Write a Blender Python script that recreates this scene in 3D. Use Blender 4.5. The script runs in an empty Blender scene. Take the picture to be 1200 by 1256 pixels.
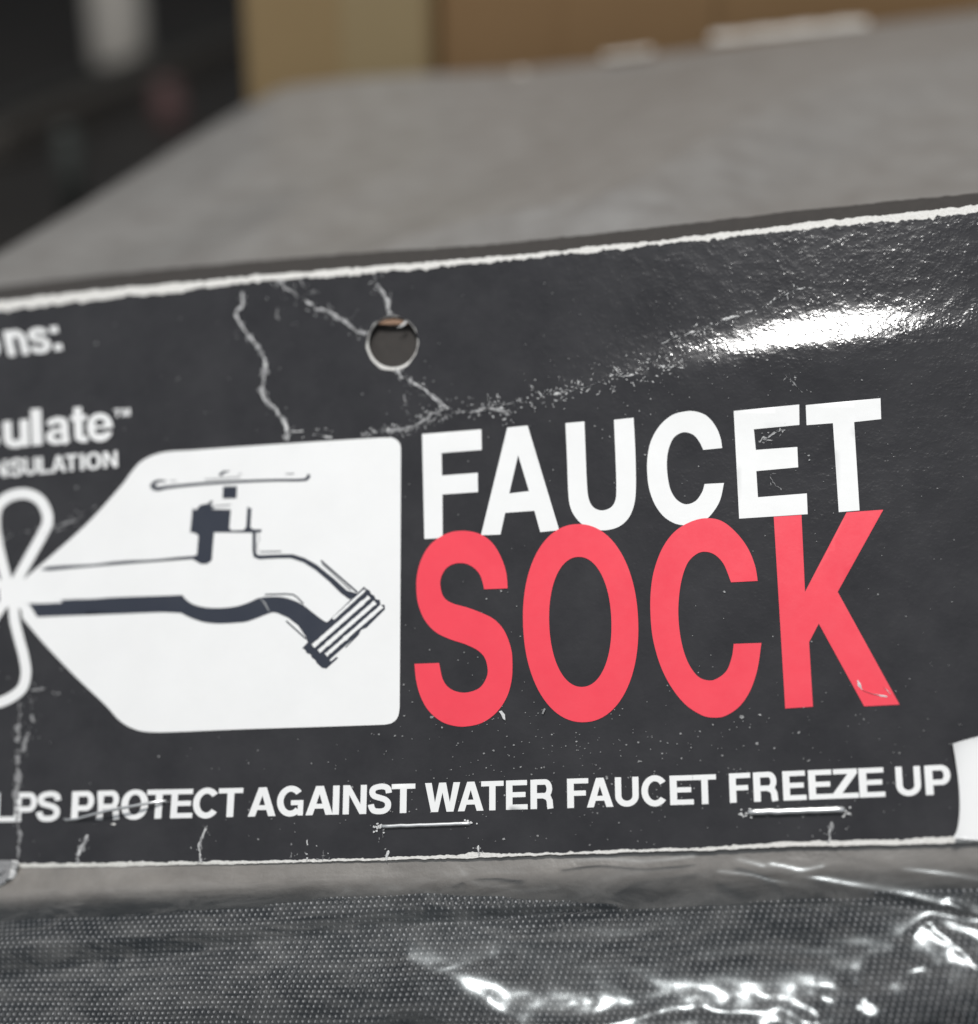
import bpy, math, random
import numpy as np
from mathutils import Vector, Matrix
from mathutils.geometry import delaunay_2d_cdt
random.seed(7); RNG = np.random.default_rng(7)
SC = bpy.context.scene
COL = SC.collection

# ------------------------------------------------------------------ camera
F = 2000.0                       # focal length in photo pixels (photo 1200 x 1256)
CX, CY = 600.0, 628.0
PITCH = math.radians(24)
CAM = np.array([0.0, 0.0, 0.165])
cam = bpy.data.cameras.new('camera'); camo = bpy.data.objects.new('camera', cam); COL.objects.link(camo)
camo.location = CAM; camo.rotation_euler = (math.pi/2 - PITCH, 0, 0)
cam.sensor_fit = 'HORIZONTAL'; cam.sensor_width = 36; cam.lens = 36*F/1200
cam.clip_start = 0.01; cam.clip_end = 50
SC.camera = camo
AXR = np.array([1.0, 0, 0])                                          # camera right
AXU = np.array([0, math.sin(PITCH), math.cos(PITCH)])                # camera up
AXF = np.array([0, math.cos(PITCH), -math.sin(PITCH)])               # camera forward
def c2w(x, y, z): return x*AXR - y*AXU + z*AXF                        # image axes (right, down, forward)
def ray(p):
    p = np.atleast_2d(np.asarray(p, float))
    d = ((p[:, :1]-CX)/F)*AXR - ((p[:, 1:2]-CY)/F)*AXU + AXF
    return d
def on_plane(p, q, n):
    d = ray(p); t = ((q-CAM) @ n)/(d @ n); return CAM + d*t[:, None]
def on_z(p, z): return on_plane(p, np.array([0, 0, z]), np.array([0, 0, 1.0]))
def project(P):
    r = P - CAM; z = r @ AXF
    return np.stack([CX + F*(r @ AXR)/z, CY - F*(r @ AXU)/z], 1)

# card frame: vanishing points of the printed lines give its tilt
_e1 = np.array([10800, -742, -2000.0]); _e1 /= np.linalg.norm(_e1)
_e2 = np.array([-100, -6930, 2000.0]); _e2 -= _e1*(_e1 @ _e2); _e2 /= np.linalg.norm(_e2)
EU, EV = c2w(*_e1), c2w(*_e2)
EN = np.cross(EU, EV)
ORG = CAM + ray([(600, 690)])[0]*0.20
assert EN @ (CAM-ORG) > 0

cam.dof.use_dof = True
cam.dof.focus_distance = float((CAM + ray([(660, 830)])[0]*0.1945 - CAM) @ AXF)
cam.dof.aperture_fstop = 9.6
cam.dof.aperture_blades = 0

# ------------------------------------------------------------------ world and lamps
w = bpy.data.worlds.new('World'); SC.world = w; w.use_nodes = True
bg = w.node_tree.nodes['Background']; bg.inputs[0].default_value = (0.90, 0.96, 1.03, 1); bg.inputs[1].default_value = 0.42
def area(name, loc, target, sx, sy, power, col, roll=0.0):
    l = bpy.data.lights.new(name, 'AREA'); l.shape = 'RECTANGLE'; l.size = sx; l.size_y = sy; l.energy = power; l.color = col
    o = bpy.data.objects.new(name, l); COL.objects.link(o); o.location = loc
    d = Vector(target) - Vector(loc); o.rotation_euler = (d.to_track_quat('-Z', 'Y').to_matrix() @ Matrix.Rotation(roll, 3, 'Z')).to_euler()
    return o
# ceiling lamp, placed where the gloss on the card's bent top mirrors it
_ph = on_plane([(990, 408)], ORG, EN)[0]
_a = math.radians(7.5); _b = math.radians(0.0)
_nh = EN*math.cos(_a) + EV*math.sin(_a) + EU*math.sin(_b); _nh /= np.linalg.norm(_nh)
_V = (CAM-_ph)/np.linalg.norm(CAM-_ph)
LDIR = 2*(_nh @ _V)*_nh - _V
LPOS = _ph + LDIR*0.9
area('ceiling_lamp', LPOS, _ph, 0.27, 0.045, 8.8, (1.0, 0.985, 0.965))
SC.view_settings.view_transform = 'Standard'; SC.view_settings.look = 'None'
SC.view_settings.exposure = 0.0; SC.view_settings.gamma = 1.0; SC.view_settings.use_curve_mapping = False
SC.cycles.transparent_max_bounces = 16

# ------------------------------------------------------------------ card surface
def smooth(x): return np.clip(x, 0, 1)**2*(3-2*np.clip(x, 0, 1))
def softplus(x, s): return s*np.logaddexp(0, x/s)
PX = 0.1e-3                       # one photo pixel on the card is about 0.1 mm
def seg_dist(u, v, pl):
    d = np.full(u.shape, 1e9)
    for (a, b) in zip(pl[:-1], pl[1:]):
        ab = b-a; L = ab @ ab + 1e-20
        t = np.clip(((u-a[0])*ab[0] + (v-a[1])*ab[1])/L, 0, 1)
        d = np.minimum(d, np.hypot(u-a[0]-t*ab[0], v-a[1]-t*ab[1]))
    return d
def plane_uv(p):
    P = on_plane(p, ORG, EN) - ORG
    return np.stack([P @ EU, P @ EV], 1)
DENTS = []                        # (polyline in uv, sigma, depth)
def add_dent(px, sig, dep): DENTS.append((plane_uv(px), sig*PX, dep))
RIDGE = plane_uv([(500, 506), (830, 459), (990, 432), (1200, 406)]); UH = float(plane_uv([(990, 408)])[0, 0])
def card_h(u, v):
    # bent back above the ridge on the right, gently bowed elsewhere
    vr = np.interp(u, RIDGE[:, 0], RIDGE[:, 1])
    wd = np.where(v > vr, 0.0034, 0.0075)
    h = 0.00064*(0.85*np.exp(-((u-UH)/np.where(u > UH, 0.0135, 0.018))**2)+0.22*smooth((u+0.005)/0.02)*(1-.7*smooth((u-UH-0.008)/0.012)))*np.exp(-((v-vr)/wd)**2)
    h = h + np.tan(np.radians(1.5))*softplus(v-vr-0.004, 0.002)
    h = h - 0.9*(u-UH)**2
    h = h - np.tan(np.radians(5))*softplus(-(u+0.052), 0.003)*smooth((v+0.01)/0.03)
    h = h + 0.00035*np.exp(-((u+0.057)/0.0016)**2)*smooth((-v-0.012)/0.012)
    for pl, s, dep in DENTS:
        h = h + dep*np.exp(-(seg_dist(u, v, pl)/s)**2)
    return h
def S(uv, off=0.0, hf=card_h):
    h = hf(uv[:, 0], uv[:, 1]) + off
    return ORG + uv[:, :1]*EU + uv[:, 1:2]*EV + h[:, None]*EN
def px_uv(p, hf=card_h, it=5):
    p = np.atleast_2d(np.asarray(p, float)); uv = plane_uv(p)
    for _ in range(it):
        uv = uv + plane_uv(p) - plane_uv(project(S(uv, 0, hf)))
    return uv
add_dent([(297, 358), (292, 390), (325, 445), (322, 484), (352, 530)], 7, 0.00009)
add_dent([(343, 343), (398, 380), (450, 411)], 7, 0.00007)
add_dent([(486, 452), (545, 500), (640, 495), (780, 458)], 8, 0.00008)
add_dent([(80, 1003), (110, 1003)], 12, -0.00025)
add_dent([(100, 1015), (96, 1060)], 7, 0.0001)

# ------------------------------------------------------------------ mesh helpers
def link(name, me, mat, parent=None, smooth_sh=True):
    if mat: me.materials.append(mat)
    if smooth_sh: me.polygons.foreach_set('use_smooth', [True]*len(me.polygons))
    o = bpy.data.objects.new(name, me); COL.objects.link(o)
    if parent is not None:
        o.parent = parent; o.matrix_parent_inverse = world_m(parent).inverted()
    return o
def world_m(o):
    return Matrix.Translation(o.location) if o.type == 'EMPTY' else Matrix.Identity(4)
def mesh(name, V, Fc, uv=None, attr=None):
    me = bpy.data.meshes.new(name)
    me.from_pydata([tuple(map(float, v)) for v in V], [], [tuple(map(int, f)) for f in Fc])
    if uv is not None:
        lay = me.uv_layers.new(name='UVMap')
        idx = np.zeros(len(me.loops), int); me.loops.foreach_get('vertex_index', idx)
        lay.data.foreach_set('uv', np.asarray(uv, np.float32)[idx].ravel())
    if attr is not None:
        for k, val in attr.items():
            a = me.attributes.new(k, 'FLOAT', 'POINT'); a.data.foreach_set('value', np.asarray(val, np.float32))
    me.update(); return me
def grid_mesh(name, P, uv, attr=None):
    ny, nx = P.shape[:2]
    V = P.reshape(-1, 3).astype(np.float32)
    i = np.arange(ny*nx).reshape(ny, nx)
    q = np.stack([i[:-1, :-1], i[:-1, 1:], i[1:, 1:], i[1:, :-1]], -1).reshape(-1, 4)
    me = bpy.data.meshes.new(name)
    me.vertices.add(len(V)); me.vertices.foreach_set('co', V.ravel())
    me.loops.add(q.size); me.loops.foreach_set('vertex_index', q.ravel().astype(np.int32))
    me.polygons.add(len(q)); me.polygons.foreach_set('loop_start', np.arange(0, q.size, 4, dtype=np.int32))
    lay = me.uv_layers.new(name='UVMap'); lay.data.foreach_set('uv', uv.reshape(-1, 2).astype(np.float32)[q.ravel()].ravel())
    if attr is not None:
        for k, val in attr.items():
            a = me.attributes.new(k, 'FLOAT', 'POINT'); a.data.foreach_set('value', np.asarray(val, np.float32).ravel())
    me.update(); me.validate(); return me
def winding(P, poly):
    a = np.asarray(poly, float); b = np.roll(a, -1, 0); wn = np.zeros(len(P), int)
    for s in range(0, len(P), 4000):
        p = P[s:s+4000]; x = p[:, :1]; y = p[:, 1:2]
        cr = (b[:, 0]-a[:, 0])*(y-a[:, 1]) - (x-a[:, 0])*(b[:, 1]-a[:, 1])
        up = (a[:, 1] <= y) & (b[:, 1] > y) & (cr > 0); dn = (a[:, 1] > y) & (b[:, 1] <= y) & (cr < 0)
        wn[s:s+4000] = up.sum(1) - dn.sum(1)
    return wn
def region(pos, neg=(), step=9.0):
    """triangulate the union of pos polygons minus neg polygons (pixel space)"""
    V = []; E = []
    for poly in list(pos)+list(neg):
        n0 = len(V); V += [tuple(p) for p in poly]; n = len(poly)
        E += [(n0+i, n0+(i+1) % n) for i in range(n)]
    A = np.array(V); lo = A.min(0); hi = A.max(0)
    gx = np.arange(lo[0]+step*.5, hi[0], step); gy = np.arange(lo[1]+step*.5, hi[1], step)
    if len(gx)*len(gy):
        G = np.stack(np.meshgrid(gx, gy), -1).reshape(-1, 2)
        G = G + ((np.arange(len(G)) % 7)/7.0-.5)[:, None]*0.3
        ins = np.zeros(len(G), bool)
        for poly in pos: ins |= winding(G, poly) != 0
        V += [tuple(p) for p in G[ins]]
    co, _, fc, _, _, _ = delaunay_2d_cdt([Vector(v) for v in V], E, [], 0, 1e-4)
    co = np.array([tuple(c) for c in co]); fc = np.array([tuple(f) for f in fc])
    cen = co[fc].mean(1)
    keep = np.zeros(len(fc), bool)
    for poly in pos: keep |= winding(cen, poly) != 0
    for poly in neg: keep &= winding(cen, poly) == 0
    fc = fc[keep]
    # counter-clockwise as seen from the camera (y runs down)
    a, b, c = co[fc[:, 0]], co[fc[:, 1]], co[fc[:, 2]]
    cr = (b[:, 0]-a[:, 0])*(c[:, 1]-a[:, 1])-(b[:, 1]-a[:, 1])*(c[:, 0]-a[:, 0])
    fc[cr > 0] = fc[cr > 0][:, ::-1]
    fc = fc[np.abs(cr) > 0.03]
    used = np.unique(fc); rm = -np.ones(len(co), int); rm[used] = np.arange(len(used))
    return co[used], rm[fc]
def flat_print(name, pos, mat, parent, off, neg=(), step=9.0):
    co, fc = region(pos, neg, step); uv = px_uv(co)
    return link(name, mesh(name, S(uv, off), fc, uv*100), mat, parent)

def spline(pts, n=7, closed=True):
    """Catmull-Rom; a third value of 1 marks a corner"""
    out = []; N = len(pts)
    for i in range(N if closed else N-1):
        p1 = pts[i]; p2 = pts[(i+1) % N]
        c1 = len(p1) > 2; c2 = len(p2) > 2
        p0 = p1 if c1 or (not closed and i == 0) else pts[i-1]
        p3 = p2 if c2 or (not closed and i == N-2) else pts[(i+2) % N]
        P = [np.array(p[:2], float) for p in (p0, p1, p2, p3)]
        for k in range(n):
            t = k/n
            out.append(tuple(0.5*((2*P[1])+(-P[0]+P[2])*t+(2*P[0]-5*P[1]+4*P[2]-P[3])*t*t+(-P[0]+3*P[1]-3*P[2]+P[3])*t**3)))
    if not closed: out.append(tuple(pts[-1][:2]))
    return out
def stroke(pts, wd):
    P = np.array([p[:2] for p in pts], float)
    P = P[np.r_[True, np.linalg.norm(np.diff(P, axis=0), axis=1) > 1e-6]] if not np.ndim(wd) else P; n = len(P)
    wd = np.interp(np.linspace(0, 1, n), np.linspace(0, 1, len(wd)), wd) if np.ndim(wd) else np.full(n, wd)
    d = np.diff(P, axis=0); d /= np.linalg.norm(d, axis=1)[:, None]+1e-12
    nr = np.stack([-d[:, 1], d[:, 0]], 1)
    m = np.vstack([nr[:1], nr[:-1]+nr[1:], nr[-1:]]); m /= np.linalg.norm(m, axis=1)[:, None]+1e-9
    k = np.ones(n); k[1:-1] = 1/np.clip((m[1:-1]*nr[1:]).sum(1), .5, 1)
    o = m*(wd*k/2)[:, None]
    return [tuple(p) for p in np.vstack([P+o, (P-o)[::-1]])]
def Z(x0, y0, s, pts): return [(x0+p[0]/s, y0+p[1]/s)+tuple(p[2:]) for p in pts]
def ell(cx, cy, rx, ry, n=64, e=2.0, k=0.0, m=0.0):
    r = []
    for i in range(n):
        t = 2*math.pi*i/n; c, s = math.cos(t), math.sin(t)
        x = rx*math.copysign(abs(c)**(2/e), c); y = ry*math.copysign(abs(s)**(2/e), s)
        r.append((cx+x+k*y, cy+y+m*x))
    return r
def arc(cx, cy, rx, ry, a0, a1, n=14):
    return [(cx+rx*math.cos(math.radians(a0+(a1-a0)*i/n)), cy+ry*math.sin(math.radians(a0+(a1-a0)*i/n))) for i in range(n+1)]

# ------------------------------------------------------------------ materials
def newmat(name):
    m = bpy.data.materials.new(name); m.use_nodes = True
    nt = m.node_tree; b = nt.nodes['Principled BSDF']; return m, nt, b
def N(nt, t, **kw):
    n = nt.nodes.new(t)
    for k, v in kw.items():
        if k in n.inputs: n.inputs[k].default_value = v
        else: setattr(n, k, v)
    return n
def noise(nt, vec, scale, detail=4, rough=0.6):
    n = N(nt, 'ShaderNodeTexNoise', Scale=scale, Detail=detail, Roughness=rough); nt.links.new(vec, n.inputs['Vector']); return n
def ramp(nt, src, p0, p1, c0, c1):
    r = nt.nodes.new('ShaderNodeValToRGB'); e = r.color_ramp.elements
    e[0].position, e[1].position = p0, p1; e[0].color, e[1].color = c0, c1
    nt.links.new(src, r.inputs[0]); return r
def g(v): return (v, v, v, 1)
def ink(name, col, col2, rough, coat=0.0, bump=0.12, spec=0.5):
    """printed, varnished paper board: mottled ink, uneven gloss, fine grain"""
    m, nt, b = newmat(name)
    uv = nt.nodes.new('ShaderNodeUVMap').outputs[0]
    n1 = noise(nt, uv, 1.1, 6, 0.65); r1 = ramp(nt, n1.outputs[0], 0.3, 0.72, col+(1,), col2+(1,))
    nt.links.new(r1.outputs[0], b.inputs['Base Color'])
    n2 = noise(nt, uv, 3.5, 8, 0.7); r2 = ramp(nt, n2.outputs[0], 0.3, 0.75, g(rough*0.85), g(rough*1.25))
    nt.links.new(r2.outputs[0], b.inputs['Roughness'])
    b.inputs['Specular IOR Level'].default_value = spec
    n3 = noise(nt, uv, 28, 3, 0.6); vo = N(nt, 'ShaderNodeTexVoronoi', Scale=17.0); nt.links.new(uv, vo.inputs['Vector'])
    pit = ramp(nt, vo.outputs['Distance'], 0.05, 0.42, g(0), g(1)); n4 = noise(nt, uv, 6, 3, 0.6); msk = ramp(nt, n4.outputs[0], 0.42, 0.62, g(0), g(1))
    pm = N(nt, 'ShaderNodeMath', operation='MULTIPLY'); nt.links.new(pit.outputs[0], pm.inputs[0]); nt.links.new(msk.outputs[0], pm.inputs[1])
    sc_ = N(nt, 'ShaderNodeMath', operation='MULTIPLY'); sc_.inputs[1].default_value = 0.35; nt.links.new(n3.outputs[0], sc_.inputs[0])
    ad = N(nt, 'ShaderNodeMath', operation='ADD'); nt.links.new(pm.outputs[0], ad.inputs[0]); nt.links.new(sc_.outputs[0], ad.inputs[1])
    bp = N(nt, 'ShaderNodeBump', Strength=bump, Distance=0.00006); nt.links.new(ad.outputs[0], bp.inputs['Height'])
    nt.links.new(bp.outputs[0], b.inputs['Normal'])
    return m
M_BLACK = ink('black_varnished_ink', (0.018, 0.0173, 0.0195), (0.034, 0.033, 0.0355), 0.145, bump=0.30, spec=0.55)
M_WHITE = ink('white_board_print', (0.80, 0.80, 0.79), (0.84, 0.84, 0.83), 0.32, bump=0.05, spec=0.4)
M_RED = ink('red_ink', (0.80, 0.055, 0.085), (0.86, 0.065, 0.095), 0.32, bump=0.05, spec=0.4)
M_NAVY = ink('navy_ink', (0.026, 0.031, 0.046), (0.034, 0.039, 0.054), 0.32, bump=0.06, spec=0.5)
M_GREYINK = ink('thin_grey_ink', (0.22, 0.23, 0.24), (0.3, 0.3, 0.3), 0.35, bump=0.06)
def fibre(name, c0, c1, scale=30, bump=0.5):
    m, nt, b = newmat(name); uv = nt.nodes.new('ShaderNodeUVMap').outputs[0]
    n1 = noise(nt, uv, scale, 6, 0.7); r1 = ramp(nt, n1.outputs[0], 0.3, 0.7, c0+(1,), c1+(1,))
    nt.links.new(r1.outputs[0], b.inputs['Base Color']); b.inputs['Roughness'].default_value = 0.8
    bp = N(nt, 'ShaderNodeBump', Strength=bump, Distance=0.0003); nt.links.new(n1.outputs[0], bp.inputs['Height']); nt.links.new(bp.outputs[0], b.inputs['Normal'])
    return m
M_BOARD = fibre('raw_paper_board', (0.62, 0.60, 0.56), (0.82, 0.81, 0.78))
M_WORN = fibre('worn_crease_paper', (0.45, 0.45, 0.45), (0.8, 0.8, 0.79), 40)
M_WORN2 = fibre('faint_crease_paper', (0.16, 0.16, 0.165), (0.34, 0.34, 0.34), 40)
M_DUST = fibre('dust', (0.10, 0.10, 0.10), (0.42, 0.42, 0.42), 25)
M_REAR = fibre('shadow_dark_rear_panel', (0.027, 0.0235, 0.021), (0.037, 0.032, 0.028), 8, 0.2)
M_KRAFTCORE = fibre('brown_board_core', (0.20, 0.12, 0.08), (0.32, 0.2, 0.13), 30)
def metal():
    m, nt, b = newmat('staple_wire'); uv = nt.nodes.new('ShaderNodeUVMap').outputs[0]
    b.inputs['Metallic'].default_value = 1.0; b.inputs['Base Color'].default_value = (0.86, 0.86, 0.85, 1)
    n1 = noise(nt, uv, 60, 4); r = ramp(nt, n1.outputs[0], 0.3, 0.7, g(0.28), g(0.5)); nt.links.new(r.outputs[0], b.inputs['Roughness'])
    return m
M_STAPLE = metal()

def tag(o, label=None, cat=None, group=None, kind=None):
    for k, v in (('label', label), ('category', cat), ('group', group), ('kind', kind)):
        if v: o[k] = v
    return o
def empty(name, loc, label, cat):
    o = bpy.data.objects.new(name, None); COL.objects.link(o); o.location = loc; o.empty_display_size = 0.01
    return tag(o, label, cat)

# ------------------------------------------------------------------ large structure: table and what stands behind
def plain(name, c0, c1, rough, scale=20, bump=0.2, spec=0.5, dist=0.002, coord='Object'):
    m, nt, b = newmat(name); co = nt.nodes.new('ShaderNodeTexCoord').outputs[coord]
    n1 = noise(nt, co, scale, 6, 0.6); r1 = ramp(nt, n1.outputs[0], 0.3, 0.7, c0+(1,), c1+(1,)); nt.links.new(r1.outputs[0], b.inputs['Base Color'])
    b.inputs['Roughness'].default_value = rough; b.inputs['Specular IOR Level'].default_value = spec
    bp = N(nt, 'ShaderNodeBump', Strength=bump, Distance=dist); nt.links.new(n1.outputs[0], bp.inputs['Height']); nt.links.new(bp.outputs[0], b.inputs['Normal'])
    return m
M_TABLE = plain('dark_table', (0.014, 0.0125, 0.011), (0.022, 0.019, 0.016), 0.55, 6)
def quad_mesh(name, pts): return mesh(name, pts, [(0, 1, 2, 3)])
tb = link('table', quad_mesh('table', [(-1.6, -0.4, 0), (1.6, -0.4, 0), (1.6, 1.9, 0), (-1.6, 1.9, 0)]), M_TABLE, smooth_sh=False)
tb['kind'] = 'structure'
wl = link('dark_backdrop', quad_mesh('dark_backdrop', [(-1.6, 1.9, 0), (1.6, 1.9, 0), (1.6, 1.9, 1.6), (-1.6, 1.9, 1.6)]), M_TABLE, smooth_sh=False)  # added dark backdrop, not a known wall; background gloom put into its colour
wl['kind'] = 'structure'

def vnoise(x, y, seed=0):
    r = np.random.default_rng(seed); T = r.random((64, 64))
    xi = np.floor(x).astype(int); yi = np.floor(y).astype(int); fx = x-xi; fy = y-yi
    fx = fx*fx*(3-2*fx); fy = fy*fy*(3-2*fy)
    t = lambda i, j: T[i % 64, j % 64]
    return (t(xi, yi)*(1-fx)+t(xi+1, yi)*fx)*(1-fy)+(t(xi, yi+1)*(1-fx)+t(xi+1, yi+1)*fx)*fy
def fbm(x, y, seed=0, o=4):
    s = 0; a = 0.5
    for k in range(o): s = s+a*(vnoise(x*2**k, y*2**k, seed+k)-.5); a *= .5
    return s

# grey parcel the package leans on
top_mid = S(px_uv([(600, 318)]))[0]
PQ = top_mid - np.array([0, 0, 0.009])
PN = np.cross(EU, np.array([0, 1.0, 0.0])); PN /= np.linalg.norm(PN)      # the parcel's top lies parallel to the card's edge
def on_top(p): return on_plane(p, PQ, PN)
PA = on_top([(288, 128)])[0]; PB = on_top([(1330, -8)])[0]
PL = on_top([(-60, 327)])[0]
near = on_top([(600, 345)])[0]
dirAB = (PB-PA)/np.linalg.norm(PB-PA); 
dirL = (PL-PA)/np.linalg.norm(PL-PA)
NL = near - 0.10*EU; NR = near + 0.15*EU
def make_parcel():
    m, nt, b = newmat('grey_polythene'); uv = nt.nodes.new('ShaderNodeUVMap').outputs[0]
    n1 = noise(nt, uv, 1.3, 5, 0.55); r = ramp(nt, n1.outputs[0], 0.3, 0.7, (0.165, 0.156, 0.146, 1), (0.215, 0.208, 0.198, 1)); nt.links.new(r.outputs[0], b.inputs['Base Color'])
    b.inputs['Roughness'].default_value = 0.42
    mp = N(nt, 'ShaderNodeMapping'); mp.inputs['Rotation'].default_value = (0, 0, -1.045); mp.inputs['Scale'].default_value = (0.12, 0.7, 1); nt.links.new(uv, mp.inputs['Vector']); n2 = noise(nt, mp.outputs[0], 1.0, 3, 0.5); bp = N(nt, 'ShaderNodeBump', Strength=0.3, Distance=0.004); nt.links.new(n2.outputs[0], bp.inputs['Height']); nt.links.new(bp.outputs[0], b.inputs['Normal'])
    root = empty('plastic_wrapped_parcel', ((NL[0]+NR[0])/2, NL[1]+0.05, 0), 'grey plastic wrapped parcel with a creased flat top behind the black card', 'parcel')
    nu, nv = 160, 130
    s, t = np.meshgrid(np.linspace(0, 1, nu), np.linspace(0, 1, nv))
    # far-left corner PA, left edge towards PL, near edge runs along the card
    left = PA + (PL-PA)*1.2
    P = ((1-s)*(1-t))[..., None]*left + (s*(1-t))[..., None]*NR + ((1-s)*t)[..., None]*PA + (s*t)[..., None]*PB
    xs, ys = P[..., 0]*100, P[..., 1]*100
    edge = np.minimum.reduce([s, 1-s, t, 1-t])
    al = xs*.5+ys*.86; ac = -xs*.86+ys*.5                               # folds in the film run away from the card
    wr = fbm(ac*0.24, al*0.055, 3, 2)
    folds = np.abs(fbm(ac*0.17+0.4*fbm(xs*.1, ys*.1, 17, 2), al*0.04, 11, 2))
    P[..., 2] += (0.013*wr - 0.030*folds+0.004)*smooth(edge/0.12) - 0.003*(1-smooth(edge/0.03))
    top = grid_mesh('parcel_top', P, np.stack([xs, ys], -1))
    link('top_sheet', top, m, root)
    # sides down to the table
    loop = [P[0, i] for i in range(0, nu, 3)]+[P[j, -1] for j in range(0, nv, 3)]+[P[-1, i] for i in range(nu-1, -1, -3)]+[P[j, 0] for j in range(nv-1, -1, -3)]
    V = []; Fc = []; n = len(loop)
    for p in loop: V += [p, (p[0], p[1], p[2]*0.5), (p[0], p[1], 0.0)]
    for i in range(n):
        j = (i+1) % n
        for k in (0, 1): Fc.append((3*i+k, 3*i+k+1, 3*j+k+1, 3*j+k))
    link('side_wrap', mesh('side_wrap', V, Fc, [(v[0]*100+v[2]*30, v[1]*100+v[2]*70) for v in V]), m, root, False)
    # sealed edge of the wrapping, curling up at the far side
    mw = plain('pale_sealed_edge', (0.5, 0.48, 0.44), (0.66, 0.64, 0.6), 0.35, 60)
    for (a, bb, wd) in (((428, 131), (520, 117), 0.0011), ((585, 104), (645, 96), 0.0013), ((740, 76), (800, 68), 0.0010), ((872, 54), (1064, 34), 0.0015)):
        A, B = on_top([a, bb])
        V = []; Fc = []; n = 14; back = np.array([-dirAB[1], dirAB[0], 0])
        for i in range(n+1):
            q = A+(B-A)*i/n
            wob = 0.0004*math.sin(i*1.7)
            for (dy, dz) in ((0, 0.0003), (0.0012, wd*.6+wob*.5), (0.003, wd+wob*.5), (0.0034, wd*.8), (0.0016, wd*.3)): V.append(q+back*dy+np.array([0, 0, dz+0.0004]))
        for i in range(n):
            for k in range(5):
                Fc.append((5*i+k, 5*(i+1)+k, 5*(i+1)+(k+1) % 5, 5*i+(k+1) % 5))
        link('sealed_edge', mesh('sealed_edge', V, Fc), mw, root)
make_parcel()

def bevel_box(name, c, ax, ay, sx, sy, z0, z1, mat, parent, bev=0.002):
    """box with bevelled vertical edges; ax, ay horizontal unit axes"""
    hx, hy = sx/2, sy/2; b = bev
    pr = [(-hx+b, -hy), (hx-b, -hy), (hx, -hy+b), (hx, hy-b), (hx-b, hy), (-hx+b, hy), (-hx, hy-b), (-hx, -hy+b)]
    V = []; n = 8
    for (z, k) in ((z0, 1-b/max(hx, hy)), (z0+b, 1), (z1-b, 1), (z1, 1-b/max(hx, hy))):
        for (x, y) in pr: 
            q = c+ax*x*k+ay*y*k; V.append((q[0], q[1], z))
    Fc = [tuple(range(n-1, -1, -1)), tuple(range(3*n, 4*n))]
    for r in range(3):
        for i in range(n): Fc.append((r*n+i, r*n+(i+1) % n, (r+1)*n+(i+1) % n, (r+1)*n+i))
    return link(name, mesh(name, V, Fc), mat, parent, False)
M_KRAFT = plain('kraft_cardboard', (0.225, 0.155, 0.07), (0.27, 0.188, 0.09), 0.75, 9)
M_KRAFT2 = plain('brown_cardboard', (0.17, 0.098, 0.04), (0.215, 0.128, 0.055), 0.75, 9)
M_TAPE = plain('parcel_tape', (0.25, 0.19, 0.098), (0.285, 0.215, 0.115), 0.4, 12)
def make_boxes():
    back = np.array([-dirAB[1], dirAB[0], 0]); H = 0.19
    A = PA + back*0.008
    def along(px):  # distance along the far edge at a photo column
        d = ray([(px, 70)])[0]; n = back; t = ((A-CAM) @ n)/(d @ n); return ((CAM+d*t)-A) @ dirAB
    x0, x1, x2 = along(290), along(532), along(1330)
    r = empty('cardboard_box', A+dirAB*(x0+x1)/2, 'tan cardboard box with a strip of tape, left of the browner box', 'box'); r.location.z = 0
    c = A+dirAB*(x0+x1)/2+back*0.06
    bevel_box('box_body', c, dirAB, back, x1-x0-0.001, 0.12, 0.0, H, M_KRAFT, r)
    xa, xb = along(415), along(520)
    bevel_box('tape', A+dirAB*(xa+xb)/2-back*0.0004, dirAB, back, xb-xa, 0.0008, 0.001, H-0.002, M_TAPE, r, 0.0001)
    r = empty('cardboard_box', A+dirAB*(x1+x2)/2, 'long brown cardboard box standing along the far edge of the grey parcel', 'box'); r.location.z = 0
    c = A+dirAB*(x1+x2)/2+back*0.064
    bevel_box('box_body', c, dirAB, back, x2-x1, 0.12, 0.0, H*1.05, M_KRAFT2, r)
    xa, xb = along(690), along(880)
    bevel_box('flap', A+dirAB*(xa+xb)/2+back*0.003, dirAB, back, xb-xa, 0.0016, 0.001, H-0.002, M_KRAFT2, r, 0.0003)
make_boxes()

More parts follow.
